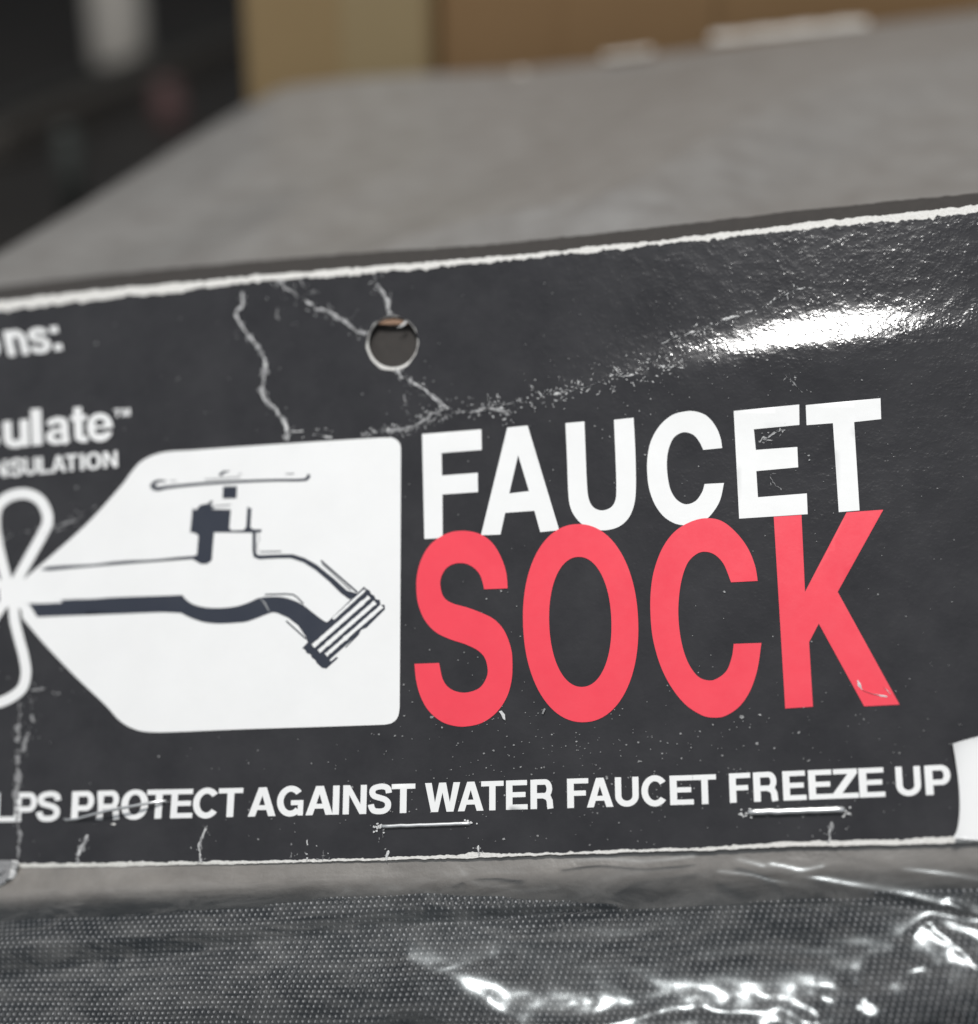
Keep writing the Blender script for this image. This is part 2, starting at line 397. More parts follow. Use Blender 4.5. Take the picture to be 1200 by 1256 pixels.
def lathe(name, c, prof, mat, parent, n=28):
    V = []; Fc = []
    for (r, z) in prof:
        for i in range(n): V.append((c[0]+r*math.cos(2*math.pi*i/n), c[1]+r*math.sin(2*math.pi*i/n), c[2]+z))
    for k in range(len(prof)-1):
        for i in range(n): Fc.append((k*n+i, k*n+(i+1) % n, (k+1)*n+(i+1) % n, (k+1)*n+i))
    Fc.append(tuple(range(n-1, -1, -1))); Fc.append(tuple(range((len(prof)-1)*n, len(prof)*n)))
    return link(name, mesh(name, V, Fc), mat, parent)
def clutter():
    X, Y = np.array([1., 0, 0]), np.array([0., 1, 0])
    wm = plain('dull_white_plastic', (0.5, 0.46, 0.41), (0.58, 0.54, 0.48), 0.5, 30)
    b = on_z([(148, 78)], 0.0)[0]; s = np.linalg.norm(b-CAM)/F
    r = empty('white_bottle', b, 'dull white upright bottle standing in the dark behind the parcel', 'bottle')
    R = 31*s
    lathe('bottle_body', b, [(R*.9, 0), (R, .004), (R, R*5), (R*.9, R*5.6), (R*.5, R*6.2), (R*.42, R*6.6)], wm, r)
    lathe('cap', b+np.array([0, 0, R*6.62]), [(R*.5, 0), (R*.5, R*.8), (R*.42, R*.9)], M_TABLE, r)
    pk = plain('dull_pink_plastic', (0.11, 0.06, 0.057), (0.14, 0.075, 0.07), 0.5, 30)
    b = on_z([(208, 152)], 0.0)[0]; s = np.linalg.norm(b-CAM)/F; R = 17*s
    r = empty('pink_jar', b, 'small dull pink jar beside the left edge of the grey parcel', 'jar')
    lathe('jar_body', b, [(R*.85, 0), (R, R*.2), (R, R*2.0), (R*.8, R*2.3)], pk, r)
    lathe('lid', b+np.array([0, 0, R*2.31]), [(R*.86, 0), (R*.86, R*.5), (R*.78, R*.6)], pk, r)
    yl = plain('dull_ochre_plastic', (0.13, 0.115, 0.075), (0.17, 0.15, 0.1), 0.6, 30)
    b = on_z([(22, 168)], 0.0)[0]; s = np.linalg.norm(b-CAM)/F; R = 15*s
    r = empty('ochre_pot', b, 'small dull ochre pot standing left of the pink jar', 'pot')
    lathe('pot_body', b, [(R*.7, 0), (R, R*.5), (R, R*1.6), (R*1.1, R*1.8)], yl, r)
    lathe('lid', b+np.array([0, 0, R*1.81]), [(R*1.1, 0), (R*1.1, R*.3), (R*.9, R*.5)], yl, r)
    gr = plain('dark_grey_plastic', (0.035, 0.035, 0.032), (0.05, 0.05, 0.046), 0.5, 30)
    # low dark rail lying on the table
    a, c = on_z([(20, 182), (300, 62)], 0.0); d = (c-a); L = np.linalg.norm(d); d /= L; n = np.array([-d[1], d[0], 0])
    r = empty('dark_rail', (a+c)/2, 'low dark grey rail lying on the table beneath the white bottle', 'rail')
    bevel_box('rail_bar', (a+c)/2, d, n, L*1.2, 0.022, 0.0, 0.014, plain('brown_grey', (0.04, 0.035, 0.03), (0.055, 0.048, 0.04), .5, 20), r)
    bevel_box('rail_lip', (a+c)/2+n*0.008, d, n, L*1.2, 0.004, 0.0141, 0.02, gr, r, 0.0006)
    b = on_z([(92, 262)], 0.0)[0]; s = np.linalg.norm(b-CAM)/F
    r = empty('grey_tube', b, 'thin dark grey green upright tube in the dark beside the parcel', 'tube')
    R = 13*s
    gg = plain('grey_green_plastic', (0.045, 0.05, 0.045), (0.06, 0.066, 0.06), 0.5, 30)
    lathe('tube_body', b, [(R, 0), (R, R*6.5), (R*.9, R*6.7)], gg, r)
    lathe('cap', b+np.array([0, 0, R*6.72]), [(R*.95, 0), (R*.95, R*.8), (R*.8, R)], gg, r)
clutter()

# ------------------------------------------------------------------ the package
BASE = S(px_uv([(600, 1047)]))[0]; BASE = np.array([BASE[0], BASE[1]-0.06, 0])
PKG = empty('hang_card_package', BASE, 'clear plastic package with a scuffed black printed hang card, leaning on the grey parcel', 'package')

def interp_line(pts, step=4.0, jit=0.0, seed=0):
    pts = np.array(pts, float); xs = np.arange(pts[0, 0], pts[-1, 0]+0.1, step)
    y = np.interp(xs, pts[:, 0], pts[:, 1])
    r = np.random.default_rng(seed)
    if jit:
        j = np.zeros(len(xs)); a = jit
        for k in (1, 2, 5, 12):
            kn = r.normal(size=len(xs)//k+3); j += a*np.interp(np.arange(len(xs)), np.arange(len(kn))*k, kn)*.5
        y = y+j
    return list(zip(xs, y))
TOPB = [(-300, 401), (0, 369), (100, 358.5), (230, 346.5), (300, 339), (480, 325), (600, 315.5), (800, 295.5), (1000, 272), (1200, 252), (1450, 226)]
TOPI = [(-300, 413), (0, 381), (100, 370), (230, 356), (300, 347), (480, 333), (600, 322), (800, 301.5), (1000, 279), (1200, 261), (1450, 235)]
BOTB = [(-300, 1120), (-60, 1112), (0, 1090), (16, 1077), (22, 1064), (110, 1063.5), (300, 1060), (450, 1055.5), (600, 1052), (750, 1046), (860, 1043), (900, 1041.5), (960, 1039), (1100, 1036), (1200, 1033), (1450, 1020)]
BOTI = [(-300, 1064), (0, 1059), (75, 1058.5), (110, 1059.5), (150, 1057.5), (300, 1056), (450, 1052.5), (560, 1048.5), (580, 1045), (640, 1047.5), (750, 1042.5), (850, 1040), (900, 1036.5), (960, 1033), (1020, 1031), (1100, 1029.5), (1160, 1026), (1200, 1023), (1450, 1010)]
HOLE = ell(482, 419, 30.5, 31.5, 60)
out_b = interp_line(TOPB, 3, 0.9, 1)+interp_line(BOTB, 3, 0.5, 2)[::-1]
def make_card():
    co, fc = region([out_b], [HOLE], 8); uv = px_uv(co); n = len(co); T = 0.00045
    P = S(uv); Q = S(uv, -T)
    V = np.vstack([P, Q]); FF = [tuple(f) for f in fc]+[tuple(x+n for x in f[::-1]) for f in fc]
    # walls along boundary edges
    cnt = {}
    for f in fc:
        for a, b in ((f[0], f[1]), (f[1], f[2]), (f[2], f[0])): cnt[(a, b)] = 1
    for (a, b) in list(cnt):
        if (b, a) not in cnt: FF.append((b, a, a+n, b+n))
    me = mesh('header_card', V, FF, np.vstack([uv, uv])*100)
    return tag(link('header_card', me, M_BOARD, PKG, False), 'black printed paper board hang card with white worn edges and a punched hole')
CARD = make_card()
# the black ink stops short of the fibrous edges and of the hole's rim
ri = []
for i in range(80):
    t = 2*math.pi*i/80; k = 32.2+4.2*max(0, math.sin(t-.25))**1.3-1.2*max(0, -math.sin(t))+0.35*math.sin(7*t)+0.3*math.sin(13*t+1)
    ri.append((482+k*math.cos(t)*0.97, 418.3+k*math.sin(t)))
out_i = interp_line(TOPI, 2.5, 1.3, 3)+interp_line(BOTI, 2.5, 0.7, 4)[::-1]
INK = 0.00003
tag(flat_print('black_print', [out_i], M_BLACK, CARD, INK, [ri], 6), 'glossy black printed face of the card')

# rear half of the folded header, seen through the hole; raised and darkened to stand in for shadow above the edge
def rear_panel_shadow_strip():
    tp = [(-300, 378), (0, 345), (100, 336), (300, 320), (480, 307), (600, 300), (800, 279), (1000, 256), (1200, 236), (1450, 208)]
    o = interp_line(tp, 5, 0.5, 9)+[(1450, 1000), (-300, 1000)]
    co, fc = region([o], (), 14); tv = plane_uv(TOPB); hf = lambda u, v: card_h(u, v)-0.0012-0.9*softplus(v-np.interp(u, tv[:, 0], tv[:, 1])+0.0005, 0.0006)
    uv = px_uv(co, hf); n = len(co)
    V = np.vstack([S(uv, 0, hf), S(uv, -0.0004, hf)]); FF = [tuple(f) for f in fc]+[tuple(x+n for x in f[::-1]) for f in fc]
    link('rear_panel_shadow_strip', mesh('rear_panel_shadow_strip', V, FF, np.vstack([uv, uv])*100), M_REAR, CARD, False)
rear_panel_shadow_strip()
# brown torn core showing at the top of the hole, and a flake of paper
flat_print('torn_core', [[(463, 396), (470, 391.5), (482, 390), (493, 391.5), (500, 396), (490, 396.5), (476, 397)]], M_KRAFTCORE, CARD, -0.0003, step=3)
flat_print('paper_flake', [[(487.5, 403), (494, 398), (498, 393.5), (499.5, 396), (496, 400)]], M_WORN, CARD, 0.0002, step=3)

# ---- large lettering, traced from the photograph
W1 = 0.00006; W2 = 0.00009; W3 = 0.00012
LETTERS = []
def letter(name, pos, mat, off, neg=(), label=None):
    LETTERS.extend(pos)
    o = flat_print(name, pos, mat, CARD, off, neg, 8)
    if label: o['label'] = label
    return o
letter('white_letter', [Z(500, 500, 6, [(108, 195), (545, 160), (547, 312), (252, 335), (255, 500), (518, 480), (520, 622), (258, 640), (260, 960), (125, 968)])], M_WHITE, W1, label='white letter F')
letter('white_letter', [Z(500, 500, 6, [(735, 147), (885, 132), (1118, 903), (978, 917), (935, 760), (720, 775), (685, 935), (541, 940)])], M_WHITE, W1, [Z(500, 500, 6, [(815, 350), (895, 615), (750, 632)])], 'white letter A')
letter('white_letter', [spline(Z(670, 480, 6, [(143, 235, 1), (283, 222, 1), (290, 400), (300, 650), (312, 780), (345, 850), (405, 877), (470, 860), (508, 810), (518, 720), (512, 500), (500, 210, 1), (645, 195, 1), (658, 450), (662, 700), (650, 830), (610, 930), (540, 995), (450, 1022), (380, 1020), (300, 1000), (235, 950), (185, 870), (165, 760), (155, 500)]))], M_WHITE, W1, label='white letter U')
letter('white_letter', [spline(Z(780, 480, 6, [(637, 418, 1), (625, 345), (590, 260), (525, 183), (445, 150), (370, 148), (270, 175), (180, 250), (115, 360), (88, 480), (85, 600), (100, 720), (140, 830), (200, 915), (270, 965), (340, 985), (430, 985), (510, 950), (570, 890), (622, 800), (650, 675, 1), (507, 683, 1), (490, 740), (450, 800), (400, 828), (350, 828), (295, 790), (255, 720), (235, 620), (230, 520), (242, 430), (275, 350), (325, 310), (375, 303), (430, 325), (470, 375), (498, 432, 1)]))], M_WHITE, W1, label='white letter C')
letter('white_letter', [[(900.3, 504.2), (980.6, 496.3), (980.9, 521.3), (925, 526.7), (927.5, 552), (978.3, 548.3), (979.4, 573.3), (928, 578), (930, 610), (990, 605.3), (991, 630.8), (907, 636.3)]], M_WHITE, W1, label='white letter E')
letter('white_letter', [Z(920, 460, 6, [(412, 222), (962, 171), (967, 325), (768, 347), (808, 997), (655, 1010), (612, 355), (418, 370)])], M_WHITE, W1, label='white letter T')
letter('red_letter', [spline(Z(500, 640, 4.615, [(568, 378, 1), (560, 290), (530, 200), (480, 120), (410, 70), (320, 52), (230, 65), (140, 120), (85, 200), (55, 300), (52, 400), (65, 480), (100, 560), (160, 625), (240, 665), (330, 695), (400, 730), (440, 775), (455, 840), (445, 890), (410, 940), (350, 965), (290, 965), (235, 940), (200, 890), (180, 800, 1), (40, 805, 1), (50, 900), (75, 990), (120, 1070), (190, 1130), (260, 1155), (330, 1160), (420, 1140), (500, 1085), (560, 1000), (590, 900), (595, 790), (585, 710), (550, 620), (500, 560), (440, 525), (350, 490), (250, 460), (205, 425), (188, 370), (190, 320), (220, 265), (270, 238), (330, 238), (380, 265), (415, 310), (435, 383, 1)]))], M_RED, W2, label='red letter S')
letter('red_letter', [Z(630, 630, 4.615, ell(381, 621, 326, 561, 90, 2.12, .035, -.03))], M_RED, W2, [Z(630, 630, 4.615, ell(379, 614, 176, 368, 80, 2.12, .03, -.03))], 'red letter O')
letter('red_letter', [spline(Z(780, 630, 4.615, [(691, 382, 1), (677, 300), (640, 205), (580, 120), (500, 50), (420, 27), (330, 40), (230, 95), (155, 190), (105, 320), (85, 450), (85, 590), (100, 720), (140, 860), (200, 980), (280, 1080), (370, 1140), (440, 1156), (510, 1145), (590, 1090), (650, 1000), (690, 880), (712, 733, 1), (555, 738, 1), (545, 810), (515, 890), (460, 935), (410, 945), (350, 920), (295, 840), (260, 730), (243, 600), (245, 480), (262, 370), (295, 280), (345, 230), (395, 217), (450, 235), (500, 290), (540, 390, 1)]))], M_RED, W2, label='red letter C')
letter('red_letter', [Z(900, 620, 4.615, [(228, 65), (385, 55), (405, 490), (640, 40), (848, 25), (590, 490), (940, 1128), (740, 1138), (483, 670), (428, 775), (450, 1140), (293, 1150)])], M_RED, W2, label='red letter K')

# ---- picture of a tied pouch with a faucet
panel = spline([(200, 555), (240, 552), (300, 547.6), (400, 541), (470, 536.8, 1), (484, 538), (491, 545), (492, 556, 1), (491.5, 700), (490.5, 868, 1), (488.5, 879), (482, 886.5), (472, 889, 1), (400, 891.5), (300, 894.6), (220, 897.8), (185, 898.2), (165, 894.5), (147, 884), (128.3, 863.8), (91.7, 829), (55, 790.5), (27.5, 758, 1), (24, 746), (2, 740), (2, 716), (30, 710, 1), (71.7, 674.4), (111.5, 637.8), (149.7, 595), (160, 581), (175, 565)], 5)
loop_a = spline([(14, 726), (23, 708), (38, 681), (53, 654), (58.5, 640), (57, 627), (49, 613.5), (36, 606.5), (22, 606), (8, 611), (-3, 622), (-6, 640), (-3, 665), (5, 700), (14, 728)], 6, False)
loop_b = spline([(14, 728), (17, 748), (18.5, 763), (24, 785), (29.5, 806), (32, 827), (26, 846), (6, 859.5), (-12, 862), (-28, 850), (-32, 820), (-14, 770), (8, 735)], 6, False)
tails = [stroke([(12, 724), (-30, 700)], 11), stroke([(12, 733), (-26, 770)], 9)]
tag(flat_print('pouch_picture', [panel, stroke(loop_a, 13), stroke(loop_b, 12.5), ell(13, 729, 14, 14, 24)]+tails, M_WHITE, CARD, W1), 'white printed pouch outline tied with a bow at its neck')
z1 = lambda p: Z(170, 560, 5.217, p); z2 = lambda p: Z(200, 680, 6.667, p); z3 = lambda p: Z(330, 670, 7.5, p)
nut = z1([(347, 332), (370, 342), (395, 312), (450, 300), (462, 282), (480, 288), (462, 312), (492, 326), (468, 338), (592, 340), (582, 462), (600, 474), (675, 472), (690, 450), (698, 318), (708, 330), (724, 332), (717, 455), (740, 468), (788, 466), (786, 486), (730, 488), (485, 486), (478, 560), (470, 665), (440, 688), (400, 688), (370, 670), (345, 656), (345, 640), (375, 630), (385, 505), (362, 490), (332, 485)])
spout_top = z3([(0, 80), (120, 76), (220, 75), (330, 110), (440, 170), (600, 300), (720, 410), (800, 432), (820, 440), (745, 492), (660, 430), (560, 330), (430, 220), (320, 150), (200, 110), (0, 115)])
lower = [(34, 738), (76, 736), (150, 732.5), (200, 731), (224, 730)]+spline([(224, 730), (228.5, 735.5), (237.5, 741.5), (252.5, 745.3), (270.5, 746), (290, 744), (305, 739.4), (320, 733.2), (342.5, 732.3), (356, 735), (371, 741.5), (383.3, 751), (399.3, 762.7), (404.7, 760.7)], 4, False)+z3([(880, 370), (887, 388), (930, 410), (940, 440), (970, 455), (985, 490), (1020, 495), (1030, 540), (1065, 540), (1070, 580), (900, 750), (850, 770), (835, 800), (560, 1045), (570, 1062), (625, 1018), (637, 1030), (530, 1127), (490, 1120), (440, 1075), (430, 1050), (395, 1025), (385, 995), (350, 985), (335, 955), (308, 940), (358, 885)])+[(375.3, 780.7), (366, 767.3), (354, 758), (340.7, 752), (335, 751)]+spline([(327.5, 753.5), (305, 762), (290, 764), (267.5, 765), (249.5, 763), (234.5, 758), (222.5, 752)], 4, False)+[(200, 751), (149.7, 753), (46, 757)]
handle = stroke(spline(z1([(178, 157), (120, 160), (92, 188), (122, 207), (200, 195), (400, 176), (640, 161), (860, 153), (1040, 151), (1080, 141), (1093, 115)]), 5, False), [1.4, 3.6, 6, 5.4, 4, 3.5, 3.3, 3.0, 3.2, 4, 4])
tag(flat_print('faucet_picture', [nut, spout_top, lower, handle,
    stroke([(51, 698.6), (60, 697.6), (150, 690.3), (240, 683.8)], [1, 5, 4, 3.6]),
    stroke(z1([(742, 486), (741, 600), (748, 636), (775, 645), (900, 640), (985, 640)]), [4.2, 4.2, 4.4, 5, 4.4, 4.4]),
    z1([(543, 193), (632, 190), (628, 268), (540, 270)]),
    stroke(z1([(522, 122), (545, 100), (585, 94)]), [4.5, 3, .8]),
    stroke(z3([(480, 133), (815, 425)]), 2.2), stroke(z2([(835, 330), (1000, 325), (1065, 330), (1100, 352), (1150, 405)]), 1.8),
    stroke(z3([(160, 688), (345, 855)]), 1.9), stroke(z3([(705, 935), (830, 805)]), [.9, 1.6])], M_NAVY, CARD, W2, step=6), 'dark blue line drawing of a garden faucet')
def ragged(a, b, wd, n=26, amp=0.5, seed=0):
    r = np.random.default_rng(seed); a, b = np.array(a), np.array(b)
    pts = [a+(b-a)*i/n for i in range(n+1)]; return stroke(pts, list(wd+amp*r.normal(size=n+1)))
bands = [ragged(*z3([(408, 922), (925, 468)]), 5.2, seed=1), ragged(*z3([(462, 970), (980, 517)]), 4.8, seed=2), ragged(*z3([(528, 1003), (1043, 553)]), 4.6, seed=3), ragged(*z3([(592, 672), (885, 405)]), 3.2, amp=.2, seed=4)]
flat_print('thread_highlights', bands, M_WHITE, CARD, W3, step=6)
flat_print('pipe_highlight', [stroke([(29, 739.3), (50, 738.6), (76, 738)], [2, 4, 3.2])], M_WHITE, CARD, W3, step=6)
flat_print('fine_grey_lines', [stroke(z1([(425, 150), (650, 133)]), 1.2), stroke(z1([(945, 112), (997, 110)]), 1.4), stroke(z1([(490, 318), (590, 310)]), 1.3),
    stroke(z1([(780, 610), (915, 607)]), 1.5), stroke(z1([(768, 492), (775, 530), (757, 575), (770, 610)]), .9), stroke(z3([(490, 160), (755, 405)]), 1.7), stroke(z2([(800, 360), (835, 400), (870, 465)]), [.8, 2.6, 1.6]), stroke(z1([(205, 157), (245, 157)]), 1.0), stroke(z1([(640, 118), (662, 108)]), .9)], M_GREYINK, CARD, W3, step=6)

# ---- small lettering from a heavy grotesque drawn here (unit box, y up)
def R_(x0, y0, x1, y1): return [(x0, y0), (x1, y0), (x1, y1), (x0, y1)]
def glyph(c):
    t = .215; h = .175
    if c == 'E': return [R_(0, 0, t, 1), R_(0, 0, .72, h), R_(0, 1-h, .7, 1), R_(0, .42, .65, .42+h)], [], .72
    if c == 'F': return [R_(0, 0, t, 1), R_(0, 1-h, .68, 1), R_(0, .41, .6, .41+h)], [], .68
    if c == 'L': return [R_(0, 0, t, 1), R_(0, 0, .66, h)], [], .66
    if c == 'T': return [R_(.275, 0, .275+t, 1), R_(0, 1-h, .765, 1)], [], .765
    if c == 'I': return [R_(0, 0, t, 1)], [], t
    if c == 'l': return [R_(0, 0, t, 1)], [], t
    if c == 'U': return [stroke([(t/2, 1), (t/2, .36)]+arc(.385, .36, .2775, .27, 180, 360)+[(.6625, .36), (.6625, 1)], .2)], [], .77
    if c == 'P': return [R_(0, 0, t, 1), stroke([(.1, 1-h/2), (.46, 1-h/2)]+arc(.46, .665, .155, .2475, 90, -90)+[(.1, .4175)], .185)], [], .72
    if c == 'R': return [R_(0, 0, t, 1), stroke([(.1, 1-h/2), (.48, 1-h/2)]+arc(.48, .68, .145, .2325, 90, -90)+[(.1, .4475)], .185), stroke([(.46, .44), (.585, .38), (.635, .26), (.645, .1), (.66, 0)], .2)], [], .77
    if c == 'A': return [[(0, 0), (.225, 0), (.29, .22), (.57, .22), (.635, 0), (.865, 0), (.555, 1), (.31, 1)]], [[(.335, .385), (.525, .385), (.43, .72)]], .865
    if c == 'N': return [[(0, 0), (.2, 0), (.2, .67), (.55, 0), (.77, 0), (.77, 1), (.57, 1), (.57, .34), (.22, 1), (0, 1)]], [], .77
    if c == 'Z': return [[(0, 0), (.72, 0), (.72, h), (.26, h), (.7, .84), (.7, 1), (.03, 1), (.03, 1-h), (.43, 1-h), (0, .17)]], [], .72
    if c == 'W': return [[(.2, 0), (.42, 0), (.555, .66), (.69, 0), (.91, 0), (1.11, 1), (.9, 1), (.79, .33), (.665, 1), (.445, 1), (.32, .33), (.21, 1), (0, 1)]], [], 1.11
    if c == 'M': return [[(0, 0), (.2, 0), (.2, .72), (.36, 0), (.54, 0), (.7, .72), (.7, 0), (.9, 0), (.9, 1), (.61, 1), (.45, .33), (.29, 1), (0, 1)]], [], .9
    if c == 'O': return [ell(.44, .5, .44, .52, 48, 2.15)], [ell(.44, .5, .21, .345, 40, 2.15)], .88
    if c == 'C': return [stroke(arc(.43, .5, .325, .43, 38, 322, 40), .205)], [], .8
    if c == 'G': return [stroke(arc(.43, .5, .325, .43, 40, 318, 40), .205), R_(.44, .36, .83, .53), R_(.66, 0, .83, .5)], [], .83
    if c == 'S': return [stroke(spline([(.66, .7), (.62, .86), (.49, .925), (.35, .925), (.18, .87), (.125, .74), (.19, .61), (.36, .545), (.54, .475), (.635, .36), (.625, .2), (.52, .1), (.37, .075), (.2, .1), (.12, .2), (.09, .32)], 4, False), .195)], [], .76
    X = .74
    if c == 'u': return [stroke([(.11, X), (.11, .26)]+arc(.3, .26, .19, .18, 180, 330, 10)+[(.5, .25)], .2), R_(.4, 0, .61, X)], [], .61
    if c == 'n': return [R_(0, 0, .21, X), stroke([(.12, .46)]+arc(.31, .47, .19, .18, 160, 0, 10)+[(.5, 0)], .2)], [], .61
    if c == 'a': return [stroke([(.09, .52), (.14, .6), (.3, .655), (.44, .62), (.48, .52), (.48, .2), (.5, .06), (.54, .0)], [.16, .17, .17, .18, .19, .19, .19, .17]), ell(.27, .2, .27, .22, 30)], [ell(.30, .205, .11, .085, 20)], .62
    if c == 't': return [R_(.09, .1, .3, .96), R_(0, .6, .42, X), stroke([(.195, .25), (.2, .12), (.28, .075), (.42, .075)], .17)], [], .42
    if c == 'e': return [ell(.32, .37, .325, .39, 40, 2.1)], [ell(.32, .5, .13, .09, 20), [(.2, .34), (.7, .34), (.7, .235), (.42, .235), (.42, .19), (.2, .2)]], .65
    if c == 's': return [stroke(spline([(.5, .54), (.44, .64), (.3, .67), (.15, .62), (.11, .53), (.18, .44), (.33, .39), (.46, .33), (.5, .22), (.43, .11), (.28, .07), (.13, .11), (.08, .22)], 4, False), .17)], [], .58
    if c == 'o': return [ell(.32, .37, .33, .39, 40, 2.1)], [ell(.32, .37, .13, .22, 30)], .64
    if c == ':': return [R_(0, 0, .22, .2), R_(0, .54, .22, .74)], [], .22
def text_line(name, letters, base, cap, lean, label, off=W1, step=9):
    bx, by = zip(*base); hx, hy = zip(*cap); lx, ly = zip(*lean); pos = []; neg = []
    for (c, xl, xr) in letters:
        P, Ng, wd = glyph(c); xm = (xl+xr)/2
        h = np.interp(xm, hx, hy); le = np.interp(xm, lx, ly); kx = (xr-xl)/wd
        def mp(p):
            x = xl+p[0]*kx
            yb = np.interp(x, bx, by) if bx[0] <= x <= bx[-1] else by[0]+(x-bx[0])*(by[1]-by[0])/(bx[1]-bx[0]) if x < bx[0] else by[-1]
            return (x+le*h*(p[1]-.5), yb-h*p[1])
        pos += [[mp(p) for p in q] for q in P]; neg += [[mp(p) for p in q] for q in Ng]
    LETTERS.extend(pos)
    tag(flat_print(name, pos, M_WHITE, CARD, off, neg, step), label)
text_line('white_lettering', [('L', -9, 18), ('P', 18, 46), ('S', 45, 75), ('P', 88, 116), ('R', 119, 148), ('O', 149, 182), ('T', 180, 210), ('E', 210, 237), ('C', 237, 268), ('T', 268, 298),
    ('A', 305, 339), ('G', 340, 372.5), ('A', 375.5, 409), ('I', 408.5, 416.5), ('N', 421, 450), ('S', 452, 481), ('T', 480.5, 509.5), ('W', 521.5, 564.5), ('A', 562, 593.5), ('T', 590.5, 618), ('E', 621, 647.5), ('R', 651, 679.5),
    ('F', 696, 722), ('A', 720, 752.5), ('U', 754.5, 784), ('C', 787, 818), ('E', 822, 851), ('T', 850.5, 879), ('F', 895, 921), ('R', 924.5, 955), ('E', 960.5, 989), ('E', 992, 1021.5), ('Z', 1021.5, 1053), ('E', 1054, 1085.5), ('U', 1099, 1130), ('P', 1135, 1167)],
    [(-20, 1008.5), (20, 1008), (300, 1002), (500, 997.3), (640, 993), (870, 986.3), (905, 984.5), (1170, 974)], [(0, 35.5), (300, 35.5), (640, 36), (1160, 36)], [(0, .03), (200, .07), (410, .03), (900, -.04), (1160, -.07)], 'white line of capitals along the lower edge of the card')
text_line('white_lettering', [('s', -35, -2), ('u', 3.5, 35.5), ('l', 38.5, 51.5), ('a', 56, 86), ('t', 87, 107), ('e', 107, 138.5)], [(-40, 554), (3, 550), (45, 546), (138, 539.8)], [(0, 44), (140, 45)], [(0, -.04), (140, -.05)], 'white lower case word ending beside a trademark sign', step=5)
text_line('white_lettering', [('N', -9, 9), ('S', 11, 29), ('U', 29.5, 46), ('L', 47.5, 63), ('A', 63, 81.5), ('T', 80, 96), ('I', 98.5, 103.5), ('O', 105, 125), ('N', 127, 144.5)], [(-20, 588), (0, 585.6), (144, 573)], [(0, 21), (144, 20)], [(0, -.03), (144, -.03)], 'small white capitals under the lower case word', step=5)
text_line('white_lettering', [('T', 139.5, 148.5), ('M', 150, 160)], [(139, 512), (160, 510.5)], [(139, 10), (160, 10)], [(139, 0), (160, 0)], 'tiny white trademark sign', step=4)
text_line('white_lettering', [('o', -37, -2.5), ('n', 6, 32), ('s', 34, 59.5), (':', 63, 72.5)], [(-40, 443), (3, 437.5), (32, 434.5), (58, 431.5), (74, 429)], [(0, 42), (70, 40)], [(0, -.24), (70, -.24)], 'white lower case letters and a colon near the upper left of the card', step=5)

# ---- wear: creases, flecks, dust
def crease(pts, wd, mat, gap=0.2, jit=1.0, seed=0, off=0.00016, flecks=0.6, spread=5.0):
    if mat is M_WORN and wd > 2.1 and off < .00018:
        crease(pts, wd*1.5, M_WORN2, gap*.5+.05, jit*1.1, seed+500, .00011, flecks, spread); wd *= .72; jit *= 1.25
    r = np.random.default_rng(seed)
    P = np.array(spline(pts, 6, False)); s = np.r_[0, np.cumsum(np.linalg.norm(np.diff(P, axis=0), axis=1))]
    n = max(4, int(s[-1]/1.3)); q = np.linspace(0, s[-1], n); P = np.stack([np.interp(q, s, P[:, 0]), np.interp(q, s, P[:, 1])], 1)
    d = np.gradient(P, axis=0); d /= np.linalg.norm(d, axis=1)[:, None]+1e-9; nr = np.stack([-d[:, 1], d[:, 0]], 1)
    def wob(sc):
        k = r.normal(size=int(n/sc)+3); return np.interp(np.arange(n)/sc, np.arange(len(k)), k)
    P = P+nr*(wob(5)*jit*.7+wob(1.5)*jit*.35)[:, None]
    w0 = wd*np.clip(.62+.45*wob(6)+.3*wob(2), 0.12, 1.5); w0[[0, -1]] *= .2
    on = (.5+.5*np.tanh(1.5*wob(7)+.6*wob(2.5))) > gap
    V = []; Fc = []
    for i in range(n):
        V += [P[i]+nr[i]*w0[i]/2, P[i], P[i]-nr[i]*w0[i]/2]
    ho = [off*.35, off, off*.35]*n
    for i in range(n-1):
        if on[i]:
            Fc += [(3*i, 3*i+1, 3*i+4, 3*i+3), (3*i+1, 3*i+2, 3*i+5, 3*i+4)]
    for _ in range(int(n*flecks*.35)):
        i = r.integers(n); c = P[i]+nr[i]*r.normal()*spread+d[i]*r.normal()*2; a = r.random()*6.28; L = .5+r.exponential(.9); ww = .35+.4*r.random()
        k = len(V); ax = np.array([math.cos(a), math.sin(a)]); ay = np.array([-ax[1], ax[0]])
        V += [c+ax*L, c+ay*ww, c-ax*L, c-ay*ww]; ho += [off*.4]*4; Fc.append((k, k+1, k+2, k+3))
    uv = px_uv(np.array(V)); Q = S(uv, np.array(ho))
    Q = Q if len(Q) else Q
    link('crease', mesh('crease', Q, Fc, uv*100), mat, CARD)
crease([(297, 358), (298, 372), (291, 382), (292, 392), (304, 410), (312, 420), (322, 436), (326, 448), (323, 468), (322, 484), (330, 495), (343, 510), (352, 525), (352, 541)], 4.6, M_WORN, .03, 1.0, 1, flecks=.25)
crease([(353, 530), (370, 530), (385, 533), (410, 537)], 2.0, M_WORN, .3, 1, 2)
crease([(343, 343), (347, 352), (358, 358), (368, 366), (385, 375), (398, 380), (412, 388), (425, 397), (437, 405), (450, 411)], 3.0, M_WORN, .22, 1.4, 3, flecks=.7)
crease([(368, 341), (373, 352), (385, 362)], 2, M_WORN2, .3, 1, 33)
crease([(459, 334), (462, 348), (470, 360), (476, 372), (477, 388)], 3.2, M_WORN, .12, 1.2, 4)
